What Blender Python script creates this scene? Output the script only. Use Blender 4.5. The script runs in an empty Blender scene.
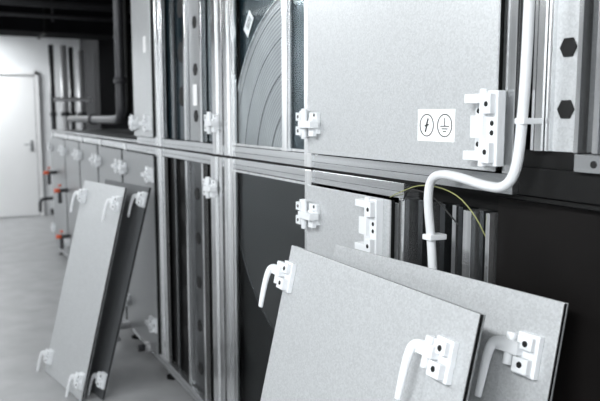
import bpy, bmesh, math, random
from mathutils import Vector, Matrix
random.seed(4)
scene = bpy.context.scene
col = scene.collection
try:
    scene.view_settings.view_transform = 'Standard'
except Exception:
    pass

# ------------------------------------------------------------ materials
def mat(name, c, metal=0.0, rough=0.5, var=0.0, scale=40, bump=0.0, spangle=False, stretch=None, spec=None):
    m = bpy.data.materials.new(name); m.use_nodes = True
    nt = m.node_tree; b = nt.nodes['Principled BSDF']
    b.inputs['Base Color'].default_value = (*c, 1)
    b.inputs['Metallic'].default_value = metal
    b.inputs['Roughness'].default_value = rough
    if spec is not None: b.inputs['Specular IOR Level'].default_value = spec
    tc = nt.nodes.new('ShaderNodeTexCoord')
    mp = nt.nodes.new('ShaderNodeMapping')
    nt.links.new(tc.outputs['Object'], mp.inputs['Vector'])
    if stretch: mp.inputs['Scale'].default_value = stretch
    if spangle:
        tx = nt.nodes.new('ShaderNodeTexVoronoi'); tx.inputs['Scale'].default_value = scale
        sep = nt.nodes.new('ShaderNodeSeparateColor')
        nt.links.new(tx.outputs['Color'], sep.inputs['Color'])
        fac = sep.outputs[0]
    else:
        tx = nt.nodes.new('ShaderNodeTexNoise'); tx.inputs['Scale'].default_value = scale
        tx.inputs['Detail'].default_value = 5
        fac = tx.outputs['Fac']
    nt.links.new(mp.outputs[0], tx.inputs['Vector'])
    if var > 0:
        r = nt.nodes.new('ShaderNodeValToRGB')
        r.color_ramp.elements[0].color = (*[max(0, v*(1-var)) for v in c], 1)
        r.color_ramp.elements[1].color = (*[min(1, v*(1+var)) for v in c], 1)
        if not spangle:
            r.color_ramp.elements[0].position = .3; r.color_ramp.elements[1].position = .7
        nt.links.new(fac, r.inputs[0]); nt.links.new(r.outputs[0], b.inputs['Base Color'])
    if bump > 0:
        bp = nt.nodes.new('ShaderNodeBump'); bp.inputs['Strength'].default_value = bump
        bp.inputs['Distance'].default_value = .002
        nt.links.new(fac, bp.inputs['Height']); nt.links.new(bp.outputs[0], b.inputs['Normal'])
    return m

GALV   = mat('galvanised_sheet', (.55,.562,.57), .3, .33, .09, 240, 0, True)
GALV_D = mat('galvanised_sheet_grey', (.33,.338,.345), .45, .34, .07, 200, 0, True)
GALV_SHADE = mat('galvanised_sheet_shaded', (.12,.125,.13), .4, .42, .05, 200, 0, True)  # darkened sheet, the rear leaning panel's shade put into its colour
ALU    = mat('aluminium_profile', (.82,.835,.85), .92, .15, .25, 45, 0, stretch=(1,1,.02))  # streaks in the colour stand in for varied reflections on the posts
ALU_R  = mat('aluminium_rail', (.62,.63,.64), .9, .20, .15, 45, 0, stretch=(1,.02,1))
STEEL  = mat('dark_steel', (.09,.095,.10), .85, .26, .15, 12, 0)
TEAL   = mat('dark_glass_plate', (.018,.036,.046), .5, .16, .3, 4, 0)
BLACK  = mat('black_interior', (.005,.005,.005), 0, .5, .2, 8, 0, spec=.12)
BROWN  = mat('black_brown_panel', (.006,.0052,.005), 0, .45, .2, 5, 0, spec=.15)
RUBBER = mat('rubber_gasket', (.009,.009,.009), 0, .7, .1, 30, spec=.15)
PLAST  = mat('white_plastic', (.79,.805,.82), 0, .35, .02, 30)
CABLEM = mat('white_cable', (.70,.71,.72), 0, .4, .02, 30)
HOLE   = mat('screw_hole', (.015,.015,.015), 0, .6, .1, 30, spec=.2)
WALLM  = mat('painted_wall', (.80,.81,.82), 0, .8, .03, 3, .05)
WALLD  = mat('dark_wall', (.015,.015,.017), 0, .8, .2, 3)
DOORM  = mat('white_door_paint', (.86,.86,.86), 0, .4, .01, 4)
FLOORM = mat('concrete_floor', (.34,.343,.348), 0, .42, .12, 5, .05)
CEILM  = mat('dark_ceiling', (.006,.006,.007), 0, .9, .2, 4, spec=.05)
PIPE_D = mat('dark_grey_pipe', (.05,.05,.055), .2, .4, .1, 10)
PIPE_K = mat('black_pipe', (.02,.02,.022), 0, .5, .1, 10, spec=.3)
PIPE_W = mat('light_pipe', (.50,.50,.51), .2, .4, .05, 10)
ORANGE = mat('orange_valve', (.72,.12,.045), 0, .45, .05, 10)
LABEL  = mat('label_white', (.95,.95,.95), 0, .5, .005, 10)
INK    = mat('label_ink', (.02,.02,.02), 0, .6, .01, 10)
YG     = mat('yellow_green_wire', (.30,.31,.12), 0, .5, .1, 10)
# anti-reflective thin glazing
GLASS = bpy.data.materials.new('clear_glazing'); GLASS.use_nodes = True
nt = GLASS.node_tree; nt.nodes.clear()
o_ = nt.nodes.new('ShaderNodeOutputMaterial'); mx_ = nt.nodes.new('ShaderNodeMixShader')
tr_ = nt.nodes.new('ShaderNodeBsdfTransparent'); gl_ = nt.nodes.new('ShaderNodeBsdfGlossy')
tr_.inputs[0].default_value = (.97,.985,.99,1); gl_.inputs['Roughness'].default_value = .05; mx_.inputs[0].default_value = .014
nt.links.new(tr_.outputs[0], mx_.inputs[1]); nt.links.new(gl_.outputs[0], mx_.inputs[2])
nt.links.new(mx_.outputs[0], o_.inputs[0])

def wheel_mat(name, lo, hi, metal=.5):
    m = bpy.data.materials.new(name); m.use_nodes = True
    nt = m.node_tree; b = nt.nodes['Principled BSDF']
    tc = nt.nodes.new('ShaderNodeTexCoord')
    w = nt.nodes.new('ShaderNodeTexWave'); w.wave_type = 'RINGS'; w.rings_direction = 'X'
    w.inputs['Scale'].default_value = 22; w.inputs['Distortion'].default_value = .25
    nt.links.new(tc.outputs['Object'], w.inputs['Vector'])
    n = nt.nodes.new('ShaderNodeTexNoise'); n.inputs['Scale'].default_value = 6
    nt.links.new(tc.outputs['Object'], n.inputs['Vector'])
    mx = nt.nodes.new('ShaderNodeMath'); mx.operation = 'MULTIPLY'
    nt.links.new(w.outputs['Fac'], mx.inputs[0]); nt.links.new(n.outputs['Fac'], mx.inputs[1])
    r = nt.nodes.new('ShaderNodeValToRGB')
    r.color_ramp.elements[0].color = (*lo, 1); r.color_ramp.elements[1].color = (*hi, 1)
    r.color_ramp.elements[1].position = .6
    nt.links.new(mx.outputs[0], r.inputs[0]); nt.links.new(r.outputs[0], b.inputs['Base Color'])
    b.inputs['Metallic'].default_value = metal; b.inputs['Roughness'].default_value = .36
    return m
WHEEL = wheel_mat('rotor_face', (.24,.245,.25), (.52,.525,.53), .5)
WHEEL_SHADE = wheel_mat('rotor_face_shaded', (.005,.005,.005), (.011,.010,.010), 0)  # same rotor face, with the lower bay's shade put into the colour

# ------------------------------------------------------------ mesh helpers
class MB:
    def __init__(s): s.bm = bmesh.new(); s.mats = []
    def mi(s, m):
        if m not in s.mats: s.mats.append(m)
        return s.mats.index(m)
    def box(s, x0,x1,y0,y1,z0,z1, m, rot=None):
        c = Vector(((x0+x1)/2,(y0+y1)/2,(z0+z1)/2))
        M = Matrix.Translation(c)
        if rot is not None: M = M @ rot
        M = M @ Matrix.Diagonal((abs(x1-x0),abs(y1-y0),abs(z1-z0),1))
        r = bmesh.ops.create_cube(s.bm, size=1, matrix=M)
        i = s.mi(m)
        for v in r['verts']:
            for f in v.link_faces: f.material_index = i
    def cyl(s, p0, p1, rad, m, seg=20, r2=None):
        p0=Vector(p0); p1=Vector(p1); d=p1-p0
        q = Vector((0,0,1)).rotation_difference(d.normalized()).to_matrix().to_4x4()
        M = Matrix.Translation((p0+p1)/2) @ q
        r = bmesh.ops.create_cone(s.bm, cap_ends=True, segments=seg, radius1=rad, radius2=rad if r2 is None else r2, depth=d.length, matrix=M)
        i = s.mi(m)
        for v in r['verts']:
            for f in v.link_faces:
                f.material_index = i
                if len(f.verts)==4 and seg>8: f.smooth = True
    def tube(s, pts, rad, m, seg=12, flat=1.0, smooth_iter=2, rad_end=None):
        pts=[Vector(p) for p in pts]
        for _ in range(smooth_iter):
            n=[pts[0]]
            for a,b in zip(pts[:-1],pts[1:]):
                n += [a.lerp(b,.25), a.lerp(b,.75)]
            n.append(pts[-1]); pts=n
        i=s.mi(m); rings=[]
        t0=(pts[1]-pts[0]).normalized()
        ref = Vector((0,0,1)) if abs(t0.z)<.9 else Vector((1,0,0))
        nrm = t0.cross(ref).normalized()
        L=len(pts)-1
        for k,p in enumerate(pts):
            t=(pts[min(k+1,len(pts)-1)]-pts[max(k-1,0)])
            if t.length<1e-9: t=t0
            t.normalize()
            rr = rad if rad_end is None else rad+(rad_end-rad)*k/L
            nrm=(nrm-t*nrm.dot(t)).normalized(); bn=t.cross(nrm)
            rings.append([s.bm.verts.new(p+nrm*rr*math.cos(2*math.pi*j/seg)+bn*rr*flat*math.sin(2*math.pi*j/seg)) for j in range(seg)])
        for a,b in zip(rings[:-1],rings[1:]):
            for j in range(seg):
                f=s.bm.faces.new((a[j],a[(j+1)%seg],b[(j+1)%seg],b[j])); f.material_index=i; f.smooth=True
        for rg in (rings[0],rings[-1]):
            f=s.bm.faces.new(rg); f.material_index=i
    def obj(s, name, parent=None, matrix=None, bevel=0.0, segs=2):
        bmesh.ops.recalc_face_normals(s.bm, faces=s.bm.faces)
        me=bpy.data.meshes.new(name); s.bm.to_mesh(me); s.bm.free()
        for m in s.mats: me.materials.append(m)
        o=bpy.data.objects.new(name, me); col.objects.link(o)
        if parent: o.parent=parent
        if matrix is not None: o.matrix_local=matrix
        if bevel>0:
            b=o.modifiers.new('bevel','BEVEL'); b.width=bevel; b.segments=segs; b.limit_method='ANGLE'; b.angle_limit=math.radians(40)
        return o
def empty(name, loc=(0,0,0)):
    e=bpy.data.objects.new(name,None); col.objects.link(e); e.location=loc; e.empty_display_size=.1
    return e
def bx(name, x0,x1,s0,s1,z0,z1,m,parent=None,bevel=0):
    b=MB(); b.box(x0,x1,s0,s1,z0,z1,m); return b.obj(name,parent,bevel=bevel)

# facade frame: x -> -Y (picture right), y -> up, z -> out of the unit (-X)
def FM(s,z,x=0.0):
    return Matrix(((0,0,-1,x),(-1,0,0,s),(0,1,0,z),(0,0,0,1)))

# ------------------------------------------------------------ room shell
XL,XR,Y0,Y1,ZC = -3.2, 2.6, -3.0, 11.2, 3.1
bx('floor', XL,XR,Y0,Y1,-.1,0,FLOORM)
bx('ceiling', XL,XR,Y0,Y1,ZC,ZC+.1,CEILM)
bx('wall_left', XL-.1,XL,Y0,Y1,0,ZC,WALLM)
bx('wall_right', XR,XR+.1,Y0,Y1,0,ZC,WALLD)
bx('wall_front', XL,XR,Y0-.1,Y0,0,ZC,WALLM)
bx('wall_back', XL,XR,Y1,Y1+.1,0,ZC,WALLM)
bx('baseboard_back', .36,XR,Y1-.015,Y1,0,.09,PIPE_D)
d=MB()
d.box(-.70,.20,Y1-.045,Y1-.005,.01,2.10,DOORM)
d.box(.20,.26,Y1-.07,Y1-.002,0,2.16,DOORM); d.box(-.76,-.70,Y1-.07,Y1-.002,0,2.16,DOORM)
d.box(-.76,.26,Y1-.07,Y1-.002,2.10,2.16,DOORM)
d.box(.196,.202,Y1-.072,Y1-.04,.01,2.10,PIPE_D); d.box(-.70,.20,Y1-.072,Y1-.04,2.096,2.102,PIPE_D)
d.box(.11,.15,Y1-.055,Y1-.04,.98,1.14,GALV_D)
d.tube([(.13,Y1-.05,1.08),(.13,Y1-.10,1.08),(.07,Y1-.10,1.08),(.02,Y1-.10,1.08)],.009,GALV_D)
d.obj('door_1',bevel=.003)

# ------------------------------------------------------------ air handling unit
ahu=empty('air_handling_unit')
SE=8.0; ZL0,ZL1=.07,1.33
DEP=1.15
b=MB()
b.box(.02,.08,.25,SE,.04,.07,STEEL); b.box(DEP-.06,DEP,.25,SE,.04,.07,STEEL)
for s in (.4,1.2,2.0,2.78,3.8,4.63,5.42,6.22,7.02,7.9):
    b.cyl((.05,s,0),(.05,s,.012),.04,RUBBER); b.cyl((.05,s,.01),(.05,s,.05),.012,ALU)
    b.cyl((DEP-.03,s,0),(DEP-.03,s,.012),.04,RUBBER); b.cyl((DEP-.03,s,.01),(DEP-.03,s,.05),.012,ALU)
b.obj('base_frame',ahu)
b=MB()
b.box(.04,DEP,.25,SE,ZL0,ZL0+.04,BLACK)
b.box(.05,DEP,.25,SE,1.285,1.328,BLACK)
b.box(DEP-.03,DEP,.25,SE,ZL0,ZL1,GALV_D)
b.box(.03,DEP,SE-.03,SE,ZL0,ZL1,GALV_D); b.box(.03,DEP,.25,.28,ZL0,ZL1,GALV_D)
b.box(.05,DEP,4.25,4.30,1.335,2.5,GALV_D); b.box(.03,DEP,.25,.28,1.335,2.5,GALV_D)
b.box(.03,DEP,.25,4.3,2.46,2.5,GALV_D); b.box(DEP-.03,DEP,.25,4.3,1.335,2.5,GALV_D)
b.box(.05,DEP,.25,4.3,1.34,1.37,BLACK)
for s in (1.13,2.03,2.21,2.75,2.86,3.80):
    b.box(.05,DEP-.03,s-.012,s+.012,1.335,2.46,BLACK)
    b.box(.05,DEP-.03,s-.012,s+.012,ZL0,1.29,BLACK)
b.box(.55,.57,.28,4.25,1.34,2.46,BLACK)
b.box(.55,.57,.28,4.25,ZL0,1.30,BLACK)
b.box(.03,DEP,4.3,SE,1.335,1.352,GALV_D)
b.obj('carcass',ahu)

def post(parent,name,s0,s1,z0,z1,x0=-.004,m=ALU,groove=True,dep=.022):
    w=s1-s0; b=MB()
    b.box(x0+.004,x0+dep,s0,s1,z0,z1,m)
    if groove:
        b.box(x0-.003,x0+.006,s0,s0+w*.24,z0,z1,m); b.box(x0-.003,x0+.006,s1-w*.42,s1,z0,z1,m)
        b.box(x0+.002,x0+.006,s0+w*.28,s0+w*.38,z0,z1,STEEL)
    else:
        b.box(x0-.002,x0+.006,s0,s1,z0,z1,m)
    return b.obj(name,parent,bevel=.0015)
def rail(name,s0,s1,z0,z1,m=ALU_R):
    b=MB(); h=z1-z0
    b.box(.001,.05,s0,s1,z0,z1,m)
    b.box(.0,.004,s0,s1,z0+h*.42,z0+h*.46,STEEL)
    return b.obj(name,ahu,bevel=.0015)
rail('rail_upper_module',1.11,4.3,1.334,1.377)
rail('rail_lower_module',1.50,SE,1.284,1.325)
rail('rail_lower_module_cap',4.3,SE,1.338,1.352)
rail('rail_bottom',.28,SE,.07,.12)
rail('rail_top',.28,4.3,2.46,2.5)
bx('rail_gasket',.006,.05,.28,4.3,1.3255,1.3335,RUBBER,ahu)

ZU0,ZU1=1.378,2.458
for s0,s1,g in ((1.105,1.135,0),(2.005,2.055,0),(2.185,2.225,0),(2.70,2.785,1),(2.81,2.93,1),(3.75,3.86,1),(4.27,4.30,0)):
    post(ahu,'post_upper',s0,s1,1.334 if g or s0<2.1 and s0>2 else ZU0,ZU1,groove=bool(g))
for s0,s1,g in ((2.70,2.79,1),(2.82,2.96,1),(2.005,2.05,0),(3.75,3.86,1),(4.60,4.65,0),(5.40,5.45,0),(6.20,6.25,0),(7.0,7.05,0),(7.96,8.0,0)):
    post(ahu,'post_lower',s0,s1,.121,1.325,groove=bool(g))
for s in (2.7975,):
    bx('post_seam',.012,.022,s-.013,s+.013,.12,2.45,RUBBER,ahu)

def panel(name,s0,s1,z0,z1,x0=-.022,m=GALV):
    b=MB()
    b.box(x0,x0+.006,s0,s1,z0,z1,m)
    b.box(x0+.006,x0+.020,s0+.003,s1-.003,z0+.003,z1-.003,RUBBER)
    b.box(x0+.02,x0+.055,s0+.015,s1-.015,z0+.015,z1-.015,m)
    return b.obj(name,ahu,bevel=.0012)
panel('service_panel',1.142,2.002,1.382,2.45)
panel('service_panel',3.865,4.268,1.382,2.45,m=GALV)
panel('service_panel',1.53,2.002,.125,1.279)
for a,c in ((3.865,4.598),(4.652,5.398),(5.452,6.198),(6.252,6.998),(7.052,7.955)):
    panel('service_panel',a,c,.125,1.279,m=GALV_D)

bx('inspection_plate',.014,.02,2.055,2.185,1.38,2.455,TEAL,ahu)
bx('rotor_housing_sheet',.034,.044,2.226,2.699,1.378,2.455,TEAL,ahu)
def window(name,s0,s1,z0,z1,x=.003,fr=.009):
    b=MB()
    b.box(x,x+.008,s0,s0+fr,z0,z1,ALU); b.box(x,x+.008,s1-fr,s1,z0,z1,ALU)
    b.box(x,x+.008,s0+fr,s1-fr,z0,z0+fr,ALU); b.box(x,x+.008,s0+fr,s1-fr,z1-fr,z1,ALU)
    b.box(x+.003,x+.006,s0+fr,s1-fr,z0+fr,z1-fr,GLASS)
    b.obj(name,ahu)
window('inspection_window',2.228,2.698,1.380,2.455)
window('inspection_window',2.057,2.184,1.380,2.455)
window('inspection_window',2.052,2.698,.124,1.281)
def disc_plate(name, cy,cz,R1,x0,x1,ymin,ymax,zmin,zmax,m):
    bm=bmesh.new(); N=160
    vs=[]
    for i in range(N):
        a=2*math.pi*i/N
        vs.append(bm.verts.new((x0,R1*math.cos(a),R1*math.sin(a))))
    f=bm.faces.new(vs)
    ret=bmesh.ops.extrude_face_region(bm,geom=[f])
    for e in ret['geom']:
        if isinstance(e,bmesh.types.BMVert): e.co.x=x1
    def cut(co,no):
        g=bm.verts[:]+bm.edges[:]+bm.faces[:]
        r=bmesh.ops.bisect_plane(bm,geom=g,plane_co=co,plane_no=no,clear_outer=True)
        ed=[e for e in r['geom_cut'] if isinstance(e,bmesh.types.BMEdge)]
        if ed:
            try: bmesh.ops.holes_fill(bm,edges=ed)
            except Exception: pass
    cut((0,ymin-cy,0),(0,-1,0)); cut((0,ymax-cy,0),(0,1,0))
    cut((0,0,zmin-cz),(0,0,-1)); cut((0,0,zmax-cz),(0,0,1))
    bmesh.ops.recalc_face_normals(bm,faces=bm.faces)
    me=bpy.data.meshes.new(name); bm.to_mesh(me); bm.free(); me.materials.append(m)
    o=bpy.data.objects.new(name,me); col.objects.link(o); o.parent=ahu; o.location=(0,cy,cz)
    return o
CY,CZ=2.13,1.30
def ring(name,R,r,x,zmin,zmax,ymin,ymax,m):
    b=MB(); run=[]
    for i in range(721):
        a=math.pi*i/360; y=CY+R*math.cos(a); z=CZ+R*math.sin(a)
        if ymin<y<ymax and zmin<z<zmax: run.append((x,y,z))
        else:
            if len(run)>3: b.tube(run,r,m,8,smooth_iter=0)
            run=[]
    if len(run)>3: b.tube(run,r,m,8,smooth_iter=0)
    b.obj(name,ahu)
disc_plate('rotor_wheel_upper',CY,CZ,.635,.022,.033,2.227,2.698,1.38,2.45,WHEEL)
disc_plate('rotor_wheel_lower',CY,CZ,.66,.024,.034,2.052,2.698,.125,1.28,WHEEL_SHADE)
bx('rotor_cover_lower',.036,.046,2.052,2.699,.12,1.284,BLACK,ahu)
ring('rotor_rim_upper',.638,.006,.022,1.385,2.45,2.23,2.695,ALU)
for R in (.60,.50,.38,.25): ring('rotor_band_upper',R,.0016,.022,1.385,2.45,2.23,2.695,STEEL)
for R in (.655,): ring('rotor_band_lower',R,.0016,.0235,.13,1.275,2.056,2.695,STEEL)
b=MB(); b.box(-.045,.045,-.028,.028,0,.001,LABEL)
for k in range(4): b.box(-.02,.03,-.014+.008*k,-.011+.008*k,.001,.0014,INK)
b.obj('rotor_sticker',ahu,FM(2.60,1.86,.031)@Matrix.Rotation(math.radians(50),4,'Z'))

for z0,z1,tag in ((1.38,2.455,'upper'),(.125,1.28,'lower')):
    up=tag=='upper'
    b=MB()
    b.box(.035,.045,3.34,3.745,z0,z1,TEAL if up else BLACK)
    b.box(.0,.02,3.72,3.745,z0,z1,ALU); b.box(.02,.03,3.57,3.60,z0,z1,STEEL)
    b.box(.005,.03,3.34,3.365,z0,z1,ALU)
    b.box(.025,.035,3.12,3.335,z0,z1,GALV_D if up else STEEL)
    b.box(.005,.03,3.10,3.12,z0,z1,ALU)
    b.box(.035,.045,2.93,3.10,z0,z1,TEAL if up else BLACK)
    for k in range(5):
        zz=z0+.12+.22*k
        b.cyl((.022,3.24,zz),(.026,3.24,zz),.032,HOLE,6)
        b.cyl((.030,3.48,zz+.1),(.036,3.48,zz+.1),.05,HOLE,24)
    b.obj('coil_frame_'+tag,ahu,bevel=.001)
b=MB(); b.box(-.03,.03,-.05,.05,0,.001,LABEL); b.obj('coil_sticker',ahu,FM(3.24,1.60,.0215))

# near upper bay, galvanised column with hex holes
b=MB()
b.box(.06,.08,.28,1.10,1.43,2.455,STEEL)
b.box(.0,.05,1.034,1.052,1.43,2.455,ALU)
b.box(.012,.05,1.066,1.074,1.43,2.455,ALU)
b.box(.02,.05,.95,1.032,1.43,2.455,GALV)
b.box(.008,.03,1.022,1.032,1.43,2.455,ALU); b.box(.004,.03,.946,.956,1.43,2.455,ALU)
b.box(.01,.05,.905,.918,1.43,2.455,ALU); b.box(.03,.05,.62,.905,1.43,2.455,STEEL)
for z in (1.513,1.632,1.751,1.870,1.989): b.cyl((.016,.991,z),(.0208,.991,z),.0205,HOLE,6)
b.box(-.004,.05,.60,.945,1.395,1.428,ALU_R)
o=b.obj('column_hex_holes',ahu,bevel=.0006)
b=MB(); b.box(.01,.06,.28,1.10,1.336,1.394,RUBBER); b.box(.02,.06,.945,1.10,1.394,1.43,RUBBER)
b.cyl((-.006,.90,1.411),(-.0035,.90,1.411),.007,HOLE)
b.obj('column_foot_gasket',ahu,bevel=.003)

# near lower bay
b=MB()
b.box(.08,.10,1.18,1.53,.125,1.29,BLACK)
for s0,s1,x,m in ((1.495,1.52,.0,ALU),(1.455,1.475,.03,STEEL),(1.405,1.42,.02,ALU),(1.365,1.385,.03,STEEL),(1.335,1.35,.04,ALU),(1.30,1.315,.03,STEEL),(1.235,1.262,.0,ALU),(1.215,1.228,.02,STEEL),(1.185,1.197,.01,ALU)):
    b.box(x,.08,s0,s1,.125,1.284,m)
b.obj('open_bay_profiles',ahu,bevel=.001)
bx('black_lower_panel',.03,.05,.28,1.18,.12,1.32,BROWN,ahu)

# ------------------------------------------------------------ hardware
def small_latch(parent,M,flip=1,name='hinge'):
    b=MB(); f=flip*1.35
    def X(a,c): return (min(a*f,c*f),max(a*f,c*f))
    x=X(-.045,-.008); b.box(*x,-.042,.042,0,.014,PLAST)
    x=X(-.038,-.014); b.box(*x,-.036,-.008,.014,.032,PLAST); b.box(*x,.010,.036,.014,.032,PLAST)
    x=X(.004,.042); b.box(*x,-.030,.036,0,.014,PLAST)
    x=X(-.012,.048); b.box(*x,-.012,.010,.010,.042,PLAST)
    x=X(.018,.040); b.box(*x,-.038,.018,.012,.026,PLAST)
    b.cyl((-.004*f,-.047,.024),(-.004*f,.048,.024),.010,PLAST)
    for (px,py,pz) in ((-.026,.023,.032),(-.026,-.022,.032),(.030,.028,.014)):
        b.cyl((px*f,py,pz-.002),(px*f,py,pz+.001),.0058,HOLE,12)
    return b.obj(name,parent,M,bevel=.0025)
def big_hinge(parent,M,name='hinge_large'):
    b=MB()
    b.box(.004,.040,-.080,.078,0,.022,PLAST)
    b.box(.010,.034,-.073,-.030,.022,.038,PLAST); b.box(.010,.034,.030,.072,.022,.038,PLAST)
    b.box(-.044,-.006,-.070,.066,0,.008,PLAST)
    for y0,y1 in ((.052,.072),(-.070,-.050)):
        b.box(-.054,.010,y0,y1,.006,.032,PLAST)
    b.box(-.030,.008,-.022,.026,.008,.034,PLAST)
    b.cyl((0,-.082,.024),(0,.082,.024),.009,PLAST)
    for px,py,pz in ((.022,.05,.038),(.022,-.05,.038),(-.034,.036,.008),(-.034,-.036,.008),(.024,.010,.022),(.024,-.010,.022)):
        b.cyl((px,py,pz-.002),(px,py,pz+.0012),.006,HOLE,14)
    return b.obj(name,parent,M,bevel=.003)
def lever_latch(parent,M,flip=1,name='lever_handle'):
    b=MB(); f=flip
    def X(a,c): return (min(a*f,c*f),max(a*f,c*f))
    x=X(.0,.052); b.box(*x,-.044,.040,0,.014,PLAST)
    x=X(.008,.044); b.box(*x,-.038,-.008,.014,.030,PLAST); b.box(*x,.008,.034,.014,.026,PLAST)
    x=X(-.034,.018); b.box(*x,-.006,.020,.010,.034,PLAST)
    b.cyl((-.010*f,-.030,.020),(-.010*f,.034,.020),.010,PLAST)
    b.tube([(-.010*f,.008,.024),(-.030*f,.010,.030),(-.044*f,.004,.034),(-.048*f,-.020,.037),(-.051*f,-.060,.037),(-.058*f,-.112,.032)],.0135,PLAST,12,flat=.7,rad_end=.0075)
    for (px,py,pz) in ((.026,-.022,.030),(.028,.020,.026)):
        b.cyl((px*f,py,pz-.002),(px*f,py,pz+.001),.0065,HOLE,14)
    return b.obj(name,parent,M,bevel=.003)

def FL(s,z,flip=1,x=-.022,**k): small_latch(ahu,FM(s,z,x),flip)
FL(1.970,1.475); big_hinge(ahu,FM(1.152,1.475,-.022))
FL(1.970,2.30);  big_hinge(ahu,FM(1.152,2.30,-.022))
FL(2.90,1.47,1,-.006); FL(4.22,1.46); FL(3.93,1.46,-1)
FL(1.970,1.188); big_hinge(ahu,FM(1.60,1.20,-.022)); FL(1.970,.30); big_hinge(ahu,FM(1.60,.30,-.022))
FL(2.93,1.185,1,-.006)
for a,c in ((3.865,4.598),(4.652,5.398),(5.452,6.198),(6.252,6.998),(7.052,7.955)):
    for z in (1.17,.30):
        FL(a+.05,z,-1); FL(c-.05,z,1)

b=MB()
b.box(-.070,.070,-.038,.038,0,.0008,LABEL)
def circ(b,cx,cy,R,r=.0014):
    b.tube([(cx+R*math.cos(t*math.pi/20),cy+R*math.sin(t*math.pi/20),.001) for t in range(41)],r,INK,6,smooth_iter=0)
circ(b,-.034,0,.026); circ(b,.034,0,.026)
b.box(.0325,.0355,-.001,.018,.0008,.0014,INK)
for k,w in enumerate((.016,.011,.006)): b.box(.034-w,.034+w,-.003-.006*k,-.0005-.006*k,.0008,.0014,INK)
R25=Matrix.Rotation(math.radians(-22),4,'Z')
b.box(-.0345,-.0295,-.001,.017,.0008,.0014,INK,R25)
b.box(-.0385,-.0335,-.017,.001,.0008,.0014,INK,R25)
b.box(-.042,-.026,-.002,.002,.0008,.0014,INK,Matrix.Rotation(math.radians(15),4,'Z'))
b.obj('warning_label',ahu,FM(1.342,1.478,-.0225))
b=MB(); b.box(-.05,.05,-.012,.012,0,.0008,LABEL); b.obj('type_label',ahu,FM(1.87,1.865,-.0225))
b=MB(); b.box(-.03,.03,-.045,.045,0,.0008,LABEL); b.obj('type_label_small',ahu,FM(3.98,1.90,-.0225))

# cables
b=MB()
b.tube([(-.04,1.035,2.44),(-.04,1.038,1.9),(-.04,1.04,1.6),(-.04,1.048,1.46),(-.042,1.056,1.385),(-.045,1.085,1.352),(-.045,1.14,1.352),(-.045,1.22,1.364),(-.045,1.29,1.368),(-.045,1.33,1.352),(-.045,1.338,1.30),(-.035,1.336,1.22),(-.03,1.33,1.12)],.0108,CABLEM,16,smooth_iter=2)
b.obj('power_cable',ahu)
b=MB()
b.box(-.052,.0,1.030,1.056,1.484,1.496,PLAST)
b.box(-.050,-.0,1.318,1.350,1.205,1.218,PLAST)
b.obj('cable_clamps',ahu,bevel=.002)
b=MB()
b.tube([(.0,1.56,1.283),(-.02,1.50,1.30),(-.015,1.40,1.335),(-.012,1.28,1.325),(-.01,1.21,1.28),(.02,1.20,1.22)],.0014,YG,8)
b.tube([(.0,1.50,1.28),(-.015,1.46,1.318),(-.012,1.36,1.31),(.02,1.30,1.24)],.002,INK,8)
b.obj('earth_wire',ahu)

b=MB()
for s,z in ((6.9,.80),(6.9,.36),(7.6,.92),(5.9,.50)):
    b.tube([(.0,s,z),(-.06,s,z),(-.10,s,z),(-.10,s,z-.06),(-.10,s,z-.12)],.018,PIPE_D)
    b.cyl((-.10,s,z+.01),(-.10,s,z+.045),.012,PIPE_W); b.box(-.112,-.088,s-.04,s+.02,z+.045,z+.057,ORANGE)
    b.cyl((-.15,s,z),(-.10,s,z),.020,ORANGE)
b.tube([(0,4.55,.12),(-.07,4.55,.12),(-.12,4.55,.12),(-.12,4.55,.08),(-.12,4.48,.05)],.024,PIPE_W)
b.cyl((-.17,4.55,.12),(-.12,4.55,.12),.036,PIPE_W); b.cyl((-.05,4.05,.12),(.02,4.05,.12),.032,PIPE_W); b.cyl((-.09,4.05,.12),(-.05,4.05,.12),.022,PIPE_D)
b.obj('drain_valves',ahu)

# ------------------------------------------------------------ leaning access panels
def leaning(BL,BR,TL,latches,m=GALV,th=.016,name='access_panel'):
    BL,BR,TL=Vector(BL),Vector(BR),Vector(TL)
    x=(BR-BL).normalized(); y=TL-BL; y=(y-x*y.dot(x)); H=y.length; y.normalize(); z=x.cross(y); W=(BR-BL).length
    M=Matrix((( x.x,y.x,z.x,BL.x),(x.y,y.y,z.y,BL.y),(x.z,y.z,z.z,BL.z),(0,0,0,1)))
    b=MB()
    b.box(0,W,0,H,-.003,0,m)
    b.box(.001,W-.001,.001,H-.001,-.012,-.003,RUBBER)
    b.box(.0,W,.0,H,-th,-.012,GALV_D)
    o=b.obj(name,None,M,bevel=.001)
    for kind,px,py,fl in latches:
        if px<0: px=W+px
        if py<0: py=H+py
        if kind=='lever': lever_latch(o,Matrix.Translation((px,py,0)),fl)
        else: small_latch(o,Matrix.Translation((px,py,0)),fl)
    return o
Z0=.004
leaning((-.45,1.77,Z0),(-.45,.980,Z0),(-.193,1.77,1.133),
        [('lever',.004,-.085,1),('lever',-.088,-.105,1),('lever',.03,.10,1),('lever',-.075,.10,1)])
leaning((-.345,1.643,Z0),(-.263,.907,Z0),(-.108,1.67,1.145),
        [('small',.06,-.10,1),('lever',-.080,-.115,1),('small',.06,.10,1),('lever',-.072,.10,1)])
leaning((-.60,4.24,Z0),(-.49,3.68,Z0),(-.323,4.30,1.12),
        [('lever',.03,-.09,1),('lever',-.06,-.09,1),('lever',.03,.10,1),('lever',-.06,.10,1)])
leaning((-.497,4.25,Z0),(-.387,3.65,Z0),(-.201,4.32,1.12),
        [('lever',-.05,-.07,1),('lever',-.05,.10,1)],m=GALV_SHADE)

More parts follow.
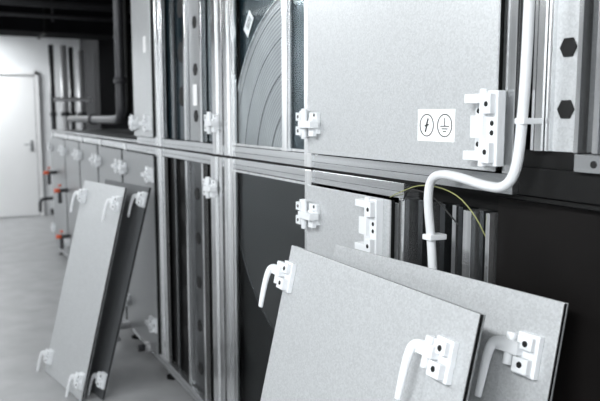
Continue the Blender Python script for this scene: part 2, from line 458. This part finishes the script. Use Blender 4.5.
# ------------------------------------------------------------ far pipework, ducts
e=empty('heating_pipework')
b=MB()
b.tube([(.18,5.5,ZC),(.18,5.5,2.0),(.18,5.5,1.62),(.18,5.5,1.50),(.18,5.62,1.47),(.18,6.2,1.47),(.18,7.9,1.47)],.036,PIPE_D,16)
b.tube([(.30,6.1,1.47),(.30,5.9,1.47),(.30,5.75,1.5),(.30,5.75,1.7),(.30,5.75,ZC)],.022,BLACK,12)
b.cyl((.18,5.5,1.75),(.18,5.5,1.79),.048,PIPE_D); b.cyl((.18,6.6,1.47),(.18,6.64,1.47),.05,PIPE_D)
b.obj('branch_pipe',e)
b=MB()
for X,Y,r,mm in ((.16,9.0,.03,PIPE_D),(.30,9.0,.04,PIPE_W),(.42,9.2,.03,PIPE_D),(.60,9.6,.045,PIPE_W)):
    b.cyl((X,Y,0),(X,Y,2.35),r,mm)
    for z in (.4,.9,1.5): b.cyl((X,Y,z),(X,Y,z+.05),r*1.35,PIPE_D)
for X,z in ((.16,.62),(.30,.75),(.16,1.15)):
    b.box(X-.05,X+.05,8.93,8.955,z,z+.025,ORANGE); b.cyl((X,8.93,z+.015),(X,9.0,z+.015),.015,PIPE_D)
b.tube([(.16,9.0,.5),(.05,8.95,.5),(-.05,8.9,.5),(-.05,8.9,.35)],.02,PIPE_D)
b.tube([(.16,8.96,1.7),(.30,8.94,1.7),(.60,8.94,1.7)],.025,PIPE_W)
b.obj('risers',e)
bx('added_dark_box',.78,2.5,9.3,10.6,.0,ZC-.01,WALLD)  # added dark box, keeps the area behind the unit dark
b=MB(); b.box(-2.2,2.4,8.3,8.9,2.42,2.95,CEILM)
for x in (-1.8,-.9,0,.9,1.8): b.box(x,x+.03,8.28,8.92,2.40,2.97,BLACK)
b.obj('ceiling_duct',bevel=.004)
b=MB()
for z,r in ((2.5,.02),(2.62,.035)): b.cyl((-2.5,7.6,z),(2.5,7.6,z),r,PIPE_K)
for x in (-2,0,2): b.box(x-.01,x+.01,7.59,7.61,2.45,ZC,PIPE_K)
b.obj('ceiling_pipes')

# ------------------------------------------------------------ added ceiling lamps, unseen, aimed to light facade and room
EM=bpy.data.materials.new('added_lamp_diffuser'); EM.use_nodes=True
p=EM.node_tree.nodes['Principled BSDF']; p.inputs['Emission Color'].default_value=(1,1,1,1); p.inputs['Emission Strength'].default_value=4
def added_lamp(x,y,z,L,power,ang=0):
    b=MB(); b.box(-.10,.10,-L/2,L/2,0,.06,DOORM); b.box(-.08,.08,-L/2+.02,L/2-.02,-.02,0,EM)
    b.cyl((0,-L/3,.06),(0,-L/3,ZC-z),.004,STEEL); b.cyl((0,L/3,.06),(0,L/3,ZC-z),.004,STEEL)
    o=b.obj('added_ceiling_lamp'); o.location=(x,y,z)
    l=bpy.data.lights.new('added_area_light','AREA'); l.shape='RECTANGLE'; l.size=.35; l.size_y=L; l.energy=power; l.color=(.945,.98,1)
    lo=bpy.data.objects.new('added_area_light',l); col.objects.link(lo); lo.parent=o; lo.location=(0,0,-.05)
    lo.rotation_euler=(0,math.radians(ang),0)
added_lamp(-2.4,.4,2.75,1.6,112,-50)
added_lamp(-2.4,3.0,2.75,1.6,54,-50)
added_lamp(-2.0,5.8,2.75,1.5,26,-30)
added_lamp(-2.4,8.0,2.75,1.5,65,20)  # added to brighten the left wall that the posts reflect
added_lamp(-2.4,-1.6,2.75,1.6,80,0)
added_lamp(-.8,10.2,2.75,1.0,60,0)
w=bpy.data.worlds.new('world'); scene.world=w; w.use_nodes=True
w.node_tree.nodes['Background'].inputs[0].default_value=(.8,.85,.9,1); w.node_tree.nodes['Background'].inputs[1].default_value=.2

# ------------------------------------------------------------ camera
cd=bpy.data.cameras.new('camera'); cam=bpy.data.objects.new('camera',cd); col.objects.link(cam)
cd.sensor_width=36; cd.lens=42; cam.location=(-1.07,0,1.5)
cam.rotation_euler=(math.radians(90-6.88),0,math.radians(-27.05))
cd.dof.use_dof=True; cd.dof.focus_distance=1.75; cd.dof.aperture_fstop=4.0
cd.clip_start=.05
scene.camera=cam
